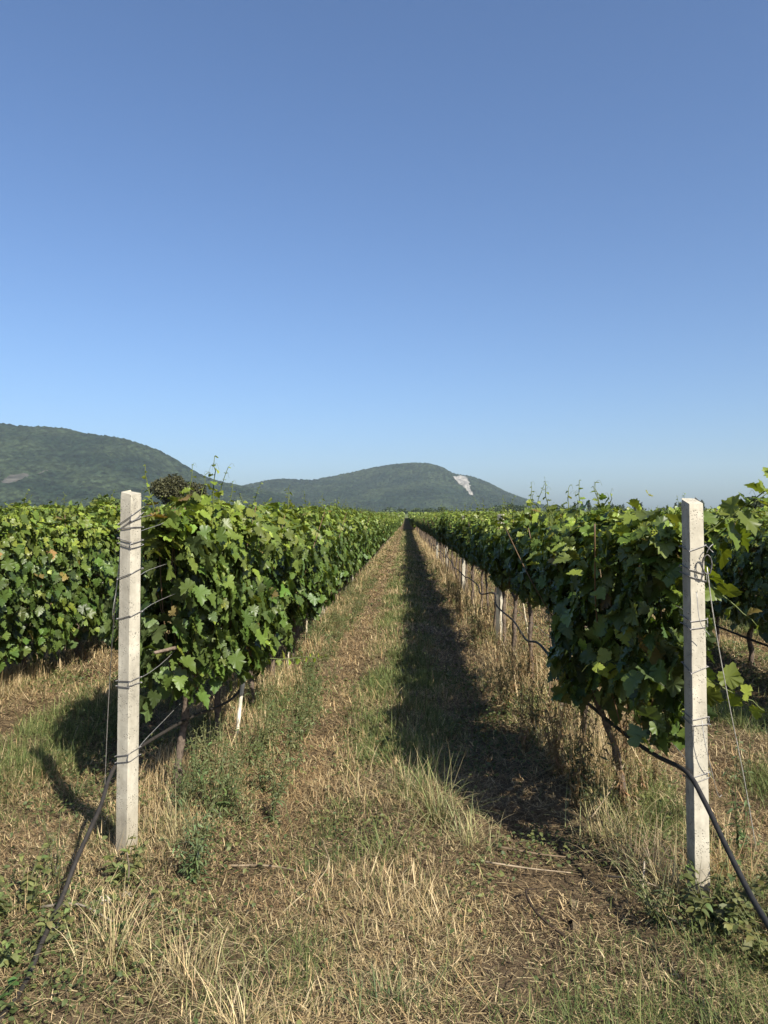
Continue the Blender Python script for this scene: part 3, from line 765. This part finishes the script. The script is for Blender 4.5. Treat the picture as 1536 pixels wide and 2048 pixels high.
def grow_grass():
    rng = np.random.default_rng(88)
    def common(n0):
        x, y = scatter(rng, n0); u = np.abs(alley(x)); u[y < 2.9] = .5
        return x, y, u
    # --- green blades
    x, y, u = common(10500)
    pg = patch(x, y, 1.1, 31)
    dens = np.clip((pg - .38) * 4.2, 0.06, 1) * np.clip((patch(x, y, 3.7, 33) - .25) * 2.6, .15, 1)
    dens *= np.clip(.25 + 1.9 * np.exp(-(u / .34) ** 2) + .75 * (u > .95), 0, 1.5)
    dens = np.where(y < 3.4, np.clip((pg - .47) * 5, .10, .6) * np.where(x < -.4, .35, 1), dens)
    dens *= 1 - .85 * np.exp(-((alley(x) + .55) / .2) ** 2) * (y > 3.0)
    dens *= np.where(bare_soil(x, y), .2, np.where((x > .25) & (x < 1.0) & (y > 2.5), .6, 1))
    k = rng.random(len(x)) < dens; x, y, u = x[k], y[k], u[k]; n = len(x)
    f = np.clip(y / 5, .7, 8) ** .7
    L_ = (rng.gamma(5, .015, n) * np.where((u < .4) & (y > 3.2), 1.3, 1) + .025) * shorten(x, y)
    C = np.array([.068, .104, .028]) + rng.random((n, 1)) ** 1.7 * np.array([.17, .14, .06])
    C *= rng.uniform(.7, 1.25, (n, 1))
    mb = MB()
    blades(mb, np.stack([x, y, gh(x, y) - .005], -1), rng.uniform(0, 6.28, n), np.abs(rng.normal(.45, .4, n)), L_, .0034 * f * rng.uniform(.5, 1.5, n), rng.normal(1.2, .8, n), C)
    tag(mb.obj('green_grass', M_GRASS), 'short green grass growing in patches along the path', kind='stuff')
    # --- dry standing and leaning straw
    x, y, u = common(13000)
    pd = patch(x, y, 1.3, 41); p2 = patch(x, y, 3.1, 45); pg2 = patch(x, y, 1.1, 31)
    a_ = alley(x); ltr = np.exp(-((a_ + .55) / .22) ** 2) * (y > 3.0); dens = np.clip((pd - .33) * 2.6 + .3 * ltr, .08, 1) * np.clip(.35 + 1.3 * (p2 - .3), .1, 1) * np.clip(1.15 - .8 * np.exp(-(u / .36) ** 2) * (y > 3.3) * np.clip((pg2 - .3) * 3, .2, 1), .2, 1)
    dens *= np.where(bare_soil(x, y), .3, 1)
    k = rng.random(len(x)) < dens; x, y, u = x[k], y[k], u[k]; n = len(x)
    f = np.clip(y / 5, .7, 8) ** .7
    track = np.exp(-((u - .6) / .25) ** 2)
    lie = np.clip(rng.random(n) + .4 * track, 0, 1)
    tall = (patch(x, y, .8, 51) > .52) & (y < 3.3)
    L_ = (rng.gamma(3, .021, n) * (1 - .4 * track) * np.where(u > .95, 1.7, 1) * np.where(tall, 1.3, 1) * np.where((np.abs(x - 1.12) < .5) & (y > 4.7), 1.9, 1) + .025) * shorten(x, y)
    base = np.array([.45, .335, .155]); red = np.array([.31, .19, .09]); grey = np.array([.23, .185, .11]); pale = np.array([.68, .55, .32])
    m = rng.random((n, 4)) * np.array([1, .75 * (1 + 0), .7, .8]); m[:, 1] *= 1 + .7 * track * (y > 3); m[:, 3] *= 1 - .1 * track; m = m ** 3; m /= m.sum(1, keepdims=True)
    C = m @ np.stack([base, red, grey, pale]); C *= rng.uniform(.6, 1.2, (n, 1))
    mb = MB()
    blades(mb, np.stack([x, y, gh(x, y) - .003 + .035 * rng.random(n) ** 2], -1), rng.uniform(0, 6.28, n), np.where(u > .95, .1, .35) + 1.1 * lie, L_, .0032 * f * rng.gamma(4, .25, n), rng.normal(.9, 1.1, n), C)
    tag(mb.obj('dry_grass', M_STRAW), 'dry straw-coloured grass standing and lying over the soil', kind='stuff')
    # --- litter: short bits of straw and leaf flat on the soil
    x, y, u = common(14000)
    k = rng.random(len(x)) < np.clip(.35 + 1.4 * (patch(x, y, 2.2, 61) - .4), .15, 1); x, y, u = x[k], y[k], u[k]; n = len(x)
    f = np.clip(y / 5, .75, 8) ** .8
    tr_ = (np.exp(-((u - .58) / .24) ** 2) * (y > 3))[:, None]; C = np.array([.26, .19, .095]) * (1 - .10 * tr_ * np.array([.3, 1, 1.2])) + rng.random((n, 1)) ** 2 * np.array([.36, .30, .18]) * (1 - .15 * tr_); C = np.where(rng.random((n, 1)) < .45, np.array([.09, .06, .035]), C) * rng.uniform(.6, 1.3, (n, 1))
    mb = MB()
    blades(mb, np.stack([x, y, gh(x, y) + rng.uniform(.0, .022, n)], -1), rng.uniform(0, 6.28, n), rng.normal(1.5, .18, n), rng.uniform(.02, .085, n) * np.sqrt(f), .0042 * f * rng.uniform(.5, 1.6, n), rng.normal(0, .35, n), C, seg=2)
    tag(mb.obj('straw_litter', M_STRAW), 'brown litter of broken straw and dead leaves on the soil', kind='stuff')
    # --- small broad-leaved ground cover
    x, y, u = common(1700)
    k = rng.random(len(x)) < np.clip((patch(x, y, 1.6, 71) - .44) * 5, 0.03, 1) * (1 - .8 * np.exp(-((alley(x) + .55) / .22) ** 2)); x, y, u = x[k], y[k], u[k]; n = len(x)
    an = rng.uniform(0, 6.28, n); mb = MB()
    P = np.stack([x, y, gh(x, y) + rng.uniform(.005, .075, n)], -1)
    T = np.stack([np.cos(an), np.sin(an), rng.normal(.1, .3, n)], -1); NN = np.stack([0 * an, 0 * an, 1 + 0 * an], -1) + rng.normal(0, .4, (n, 3))
    C = np.array([.060, .085, .028]) + rng.random((n, 1)) ** 2 * np.array([.11, .09, .03])
    put_leaves(mb, P, T, NN, rng.uniform(.012, .030, n) * np.clip(y / 5, .8, 6) ** .6, C, OVAL, rng)
    tag(mb.obj('low_weeds', M_WEED), 'small-leaved green weeds creeping between the dry grass', kind='stuff')
grow_grass()

def clump(seed, n, h, col, w=.006):
    rng = np.random.default_rng(seed); mb = MB()
    a = rng.uniform(0, 6.28, n); n = int(n * 1.8); a = rng.uniform(0, 6.28, n); r = np.abs(rng.normal(0, .085, n))
    P = np.stack([np.cos(a) * r, np.sin(a) * r, np.full(n, -.01)], -1); h = h * rng.uniform(.45, 1, n) ** 1.3
    C = np.array(col) * rng.uniform(.7, 1.4, (n, 1)) * (1 + rng.normal(0, .06, (n, 3)))
    dryb = rng.random(n) < .3; C[dryb] = np.array([.38, .31, .17]) * rng.uniform(.7, 1.2, (dryb.sum(), 1))
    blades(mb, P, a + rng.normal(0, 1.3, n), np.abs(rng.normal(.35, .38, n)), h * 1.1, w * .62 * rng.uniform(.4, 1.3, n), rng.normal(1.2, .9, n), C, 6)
    return mb
def clump_thing(x, y, label, seed, n, h, col, w=.006, group='grass clumps along the path'):
    o = clump(seed, n, h, col, w).obj('grass_clump', M_GRASS); o.location = (x, y, g1(x, y))
    return tag(o, label, 'grass clump', group)
clump_thing(.17, 4.05, 'tall arching grass clump on the edge of the near shadow', 71, 110, .42, (.20, .22, .09), .008)
clump_thing(.02, 4.35, 'dense green grass clump behind the arching one', 72, 120, .28, (.11, .15, .05))
clump_thing(.30, 3.75, 'pale half-dry grass clump in front of the arching one', 73, 90, .26, (.30, .27, .13))
clump_thing(-.10, 3.6, 'low green grass clump in the middle of the near path', 74, 110, .20, (.13, .16, .05))
clump_thing(-.05, 2.5, 'fresh green grass tuft at the bottom edge of the path', 75, 100, .17, (.10, .15, .055), .005)
clump_thing(.05, 5.3, 'green grass clump halfway into the long shadow', 76, 100, .26, (.11, .15, .05))
clump_thing(-.75, 2.6, 'spiky pale straw clump in the dry foreground', 77, 120, .26, (.46, .37, .2), .005)
clump_thing(-1.05, 2.75, 'spreading straw clump beside the dusty drip hose', 78, 130, .28, (.48, .38, .2), .005)
clump_thing(-.5, 2.35, 'flattened straw clump at the bottom edge of the photo', 79, 120, .22, (.5, .4, .22), .005)
clump_thing(-1.95, 4.5, 'dark green grass clump at the tip of the post shadow', 80, 110, .24, (.08, .11, .04))
clump_thing(1.05, 3.55, 'brown reedy clump left of the coil-hung post', 81, 120, .40, (.30, .23, .14), .005)
clump_thing(1.12, 3.32, 'tall dry stalk clump touching the foot of the coil-hung post', 84, 90, .36, (.36, .29, .16), .005)
clump_thing(1.36, 3.2, 'yellow green grass clump between the coil-hung post and the hose', 85, 100, .28, (.20, .20, .08), .005)
clump_thing(-1.12, 3.72, 'dry stalk clump just behind the speckled post', 86, 90, .30, (.36, .30, .15), .005)
clump_thing(-1.2, 3.42, 'short green tuft hiding the foot of the speckled post', 87, 80, .14, (.12, .15, .05), .005)
clump_thing(.98, 3.85, 'yellowish reedy clump below the leaning trunk', 82, 110, .36, (.34, .30, .14), .005)
clump_thing(1.42, 3.5, 'dry orange clump right of the coil-hung post', 83, 120, .28, (.42, .29, .14), .005)

# ------------------------------------------------------------------ trees
def crown(rng, blobs, n, leaf, col, flat=1.0):
    """blobs: (x, y, z, rx, rz) ellipsoids; leaf-sized cards through their outer volume"""
    mb = MB(); P, C = [], []
    vol = np.array([b[3] ** 2 * b[4] for b in blobs]); vol = vol / vol.sum()
    for b, v_ in zip(blobs, vol):
        m = max(20, int(n * v_)); d = unit(rng.normal(0, 1, (m, 3))); r = rng.random(m) ** .4
        p = d * r[:, None] * [b[3], b[3], b[4]] * (.75 + .5 * fbm(d[:, 0] * 2.2 + b[0], d[:, 1] * 2.2, d[:, 2] * 2.2 + b[2], 3, 2))[:, None] + np.array(b[:3])
        P.append(p); C.append(np.repeat(np.array(col)[None] * rng.uniform(.7, 1.35), m, 0) * rng.uniform(.7, 1.3, (m, 1)))
    P, C = np.concatenate(P), np.concatenate(C); m = len(P)
    put_leaves(mb, P, rng.normal(0, 1, (m, 3)), rng.normal(0, .7, (m, 3)) + [0, -.2, .6], leaf * rng.uniform(.6, 1.4, m), C, OVAL, rng)
    return mb
def tree(x, y, h, wd, label, col, seed, name='tree', group=None, n=2600, leaf=.32, poplar=False):
    rng = np.random.default_rng(seed); t = thing(name, label, 'tree', (x, y, g1(x, y)), group)
    tm = MB(); tube(tm, smooth_path([(0, 0, -.2), (rng.normal(0, .1), 0, h * .3), (rng.normal(0, .15), rng.normal(0, .1), h * .75)], 5), np.linspace(h * .03, h * .008, 11), 8, (.09, .07, .05), .15, rng)
    blobs = []
    if poplar:
        for q in range(7):
            s = q / 6; blobs.append((rng.normal(0, wd * .08), rng.normal(0, wd * .08), h * (.16 + .74 * s), wd * .5 * (1 - .65 * s ** 1.6), h * .13))
    else:
        for q in range(11):
            a = rng.uniform(0, 6.28); r = wd * .33 * math.sqrt(rng.random()); z = h * rng.uniform(.35, .84)
            blobs.append((r * math.cos(a), r * math.sin(a), z, wd * rng.uniform(.16, .28), h * rng.uniform(.12, .2)))
            tube(tm, [(0, 0, h * .25), (r * .5 * math.cos(a), r * .5 * math.sin(a), (z + h * .25) / 2), (r * math.cos(a), r * math.sin(a), z)], (h * .012, h * .008, h * .003), 5, (.09, .07, .05))
    tm.obj('trunk', M_BARK, t, True)
    crown(rng, blobs, n, leaf, col).obj('crown', M_TREE, t)
    return t
tree(-27.8, 95, 7.1, 6.8, 'dark olive round tree rising behind the sunlit row', (.062, .062, .026), 1, n=15000, leaf=.24)
tree(-39, 98, 4.6, 5.5, 'low green tree left of the dark olive one', (.07, .10, .03), 2, n=3000, leaf=.30)
tree(62, 135, 5.8, 7.0, 'dark tree behind the arching leaves at the right edge', (.04, .055, .025), 3, n=3200, leaf=.38)
POP = None
rt = random.Random(9)
for q in range(30):
    x = 128 + q * 6.3 + rt.uniform(-2, 2); y = 640 + rt.uniform(-15, 15)
    if 11 < q < 13: continue
    if POP is None: POP = [tree(x, y, 13, 3.4, 'slim dark poplar in the distant line beyond the shaded row', (.035, .05, .028), 60 + k, 'poplar', 'distant poplars', 900, 1.0, True) for k in range(3)]
    for k in range(1):
        if q < 3: POP[q].location = (x, y, g1(x, y)); POP[q].scale = (1, 1, rt.uniform(.7, .95))
        else:
            o = dup(POP[q % 3], (x, y, g1(x, y)), rt.uniform(0, 6)); o.scale = (1, 1, rt.uniform(.6, 1.0))

def treeline():
    rng = np.random.default_rng(99); blobs = []
    for (n, xa, xb, y, hh) in ((150, -470, 130, 780, 9.0), (90, -420, 110, 620, 7.0), (60, 110, 480, 900, 10), (30, 60, 150, 560, 7.5)):
        for q in range(n):
            x = rng.uniform(xa, xb); yy = y + rng.uniform(-40, 40); h = hh * rng.uniform(.5, 1.15); r = rng.uniform(3, 6)
            for _ in range(3): blobs.append((x + rng.normal(0, 2), yy + rng.normal(0, 2), g1(x, yy) + h * rng.uniform(.25, .72), r * rng.uniform(.5, .8), h * .33))
    return crown(rng, blobs, 42000, 1.5, (.045, .065, .03)).obj('treeline', M_TREE)
tag(treeline(), 'dark far-off belt of trees at the foot of the hills', kind='stuff')

# ------------------------------------------------------------------ hills
def hill_mat():
    m, nt, out = newmat('forested_hillside'); L = nt.links.new
    p = N(nt, 'ShaderNodeBsdfPrincipled', Roughness=.95); p.inputs['Specular IOR Level'].default_value = .05
    at = N(nt, 'ShaderNodeAttribute', attribute_name='Col')
    tc = N(nt, 'ShaderNodeTexCoord')
    nz = N(nt, 'ShaderNodeTexNoise', Scale=.09, Detail=5, Roughness=.7); L(tc.outputs['Object'], nz.inputs['Vector'])
    mr = N(nt, 'ShaderNodeMapRange'); mr.inputs[1].default_value = .3; mr.inputs[2].default_value = .7; mr.inputs[3].default_value = .35; mr.inputs[4].default_value = 1.65
    L(nz.outputs[0], mr.inputs[0])
    mu = N(nt, 'ShaderNodeMix', data_type='RGBA', blend_type='MULTIPLY'); mu.inputs[0].default_value = 1
    L(at.outputs['Color'], mu.inputs[6]); L(mr.outputs[0], mu.inputs[7]); L(mu.outputs[2], p.inputs['Base Color'])
    L(p.outputs[0], out.inputs[0]); return m
M_HILL = hill_mat()
M_ROCK = plain_mat('quarried_rock', .95, .1, .35, .12, 0)

def worley(x, y, c, seed):
    gx_, gy_ = np.floor(x / c), np.floor(y / c); best = np.full(x.shape, 9e9)
    for dx in (-1, 0, 1):
        for dy in (-1, 0, 1):
            ax, ay = gx_ + dx, gy_ + dy; z = np.zeros_like(ax)
            px = (ax + _hash(ax, ay, z, seed)) * c; py = (ay + _hash(ax, ay, z, seed + 1)) * c
            best = np.minimum(best, (x - px) ** 2 + (y - py) ** 2)
    return np.sqrt(best) / c

def make_hill(name, label, prof, D0, front, back, seed, scars, scar_label, rock, step=5.5):
    """prof: bearings of the skyline as (slope x/y, slope z/y); the ridge stands D0 away"""
    pr = np.array(prof); a0, a1 = pr[0, 0], pr[-1, 0]
    px_ = pr[:, 0] * D0; pz = pr[:, 1] * D0 + 1.6
    xs_ = np.arange(px_[0], px_[-1] + step, step); H = np.interp(xs_, px_, pz)
    kk = np.ones(7) / 7; H = np.convolve(np.pad(H, 3, 'edge'), kk, 'valid')
    ts = np.concatenate([-np.linspace(1, 0, int(front / (step * 1.6)), endpoint=False), np.linspace(0, 1, int(back / 30))])
    TT, XS = np.meshgrid(ts, xs_, indexing='ij'); HH = np.broadcast_to(H, XS.shape)
    yy = D0 + np.where(TT < 0, TT * front, TT * back); tt = np.abs(TT)
    shape = np.where(TT < 0, (1 - tt) ** 1.12, 1 - tt ** 1.5)
    gull = fbm(XS / 190 + yy / 700, yy / 420, 0, seed, 4) - .5
    z = HH * shape * (1 + np.where(TT < 0, .55 * gull * np.sin(np.pi * tt) , 0)) + 3
    cr = worley(XS, yy, 13.0, seed); cr2 = worley(XS + 31, yy + 9, 8.0, seed + 5)
    bump = (12 * (1 - cr ** 2) + 6 * (1 - cr2) - 11) * np.clip(HH * shape / 20, 0, 1)
    sl_x, sl_z = XS / yy, (z - 1.6) / yy
    scar = np.zeros(XS.shape, bool)
    for poly in scars:
        q = np.array(poly); ins = np.zeros(XS.shape, bool); j = len(q) - 1
        wob = .0035 * (fbm(XS / 16, yy / 16, 0, 5, 3) - .5); sx, sz_ = sl_x + wob, sl_z + wob
        for i in range(len(q)):
            c = ((q[i, 1] > sz_) != (q[j, 1] > sz_)) & (sx < (q[j, 0] - q[i, 0]) * (sz_ - q[i, 1]) / (q[j, 1] - q[i, 1] + 1e-12) + q[i, 0])
            ins ^= c; j = i
        scar |= ins & (TT < 0)
    z = z + np.where(scar, 9 * (fbm(XS / 11, z / 14, yy / 40, 3, 3) - .7), bump)
    base = np.array([.008, .014, .008]); alt = np.array([.020, .028, .014])
    mix = fbm(XS / 120, yy / 120, 0, seed + 9, 4)[..., None]
    C = base + (alt - base) * np.clip((mix - .35) * 3, 0, 1)
    C = C * (.3 + 1.4 * _hash(np.floor(XS / 11), np.floor(yy / 11), np.zeros_like(XS), 7))[..., None]
    V = np.stack([XS, yy, z], -1).reshape(-1, 3); nn, mm_ = XS.shape
    i = (np.arange(nn - 1)[:, None] * mm_ + np.arange(mm_ - 1)[None]).ravel()
    F = np.stack([i, i + 1, i + 1 + mm_, i + mm_], -1); sc_ = scar.ravel()[F].all(1)
    mb = MB(); mb.add(V, F[~sc_], C.reshape(-1, 3)); o = mb.obj(name, M_HILL)
    tag(o, label, kind='structure')
    if sc_.any():
        cc = np.array(rock) * (.2 + 1.5 * fbm(XS / 18, z / 8, 0, 8, 3))[..., None]
        ms = MB(); ms.add(V, F[sc_], cc.reshape(-1, 3)); s = ms.obj('quarry_face', M_ROCK, o); s['label'] = scar_label
    return o
def B(px, py): return ((px - 813) / 1540, (1038 - py) / 1540)
make_hill('hill', 'long wooded hill at the left edge with a small rock outcrop',
    [B(-420, 905), B(-250, 860), B(-120, 842), B(-40, 843), B(0, 848), B(40, 853), B(80, 853), B(120, 857), B(160, 867), B(200, 872), B(240, 878), B(280, 890), B(320, 905), B(345, 920), B(370, 937), B(400, 953), B(430, 964), B(480, 974), B(540, 986), B(640, 1012), B(700, 1030)],
    2600, 1050, 700, 11, [[B(-10, 962), B(0, 948), B(30, 943), B(52, 944), B(46, 955), B(20, 962), B(4, 968)], [B(60, 946), B(85, 935), B(90, 940), B(72, 948)]], 'pinkish bare rock outcrop', (.06, .056, .047))
make_hill('hill', 'domed wooded hill at the end of the path with a white quarry',
    [B(300, 1034), B(400, 1000), B(480, 974), B(500, 969), B(540, 961), B(570, 959), B(600, 961), B(620, 962), B(650, 957), B(700, 947), B(740, 938), B(790, 930), B(825, 927), B(860, 929), B(885, 936), B(900, 946), B(912, 951), B(930, 952), B(950, 957), B(980, 969), B(1010, 985), B(1040, 996), B(1065, 1006), B(1120, 1025), B(1160, 1034)],
    3700, 1200, 900, 23, [[B(902, 950), B(912, 951), B(934, 951), B(940, 966), B(947, 992), B(937, 988), B(923, 971), B(912, 962)]], 'white quarry face', (.215, .20, .175))

# ------------------------------------------------------------------ air
hz = MB()
x0, x1, y0, y1, z0, z1 = -5900, 5900, -700, 5900, -2, 420
v = np.array([(x, y, z) for x in (x0, x1) for y in (y0, y1) for z in (z0, z1)])
hz.add(v, np.array([[0, 1, 3, 2], [4, 6, 7, 5], [0, 4, 5, 1], [2, 3, 7, 6], [0, 2, 6, 4], [1, 5, 7, 3]]))
m, nt, out = newmat('haze_air')
pv = N(nt, 'ShaderNodeVolumePrincipled'); pv.inputs['Color'].default_value = (.72, .86, 1, 1)
pv.inputs['Density'].default_value = .000056; pv.inputs['Anisotropy'].default_value = .1
nt.links.new(pv.outputs[0], out.inputs['Volume'])
tag(hz.obj('haze', m), 'pale blue air haze over the field and hills', kind='stuff')
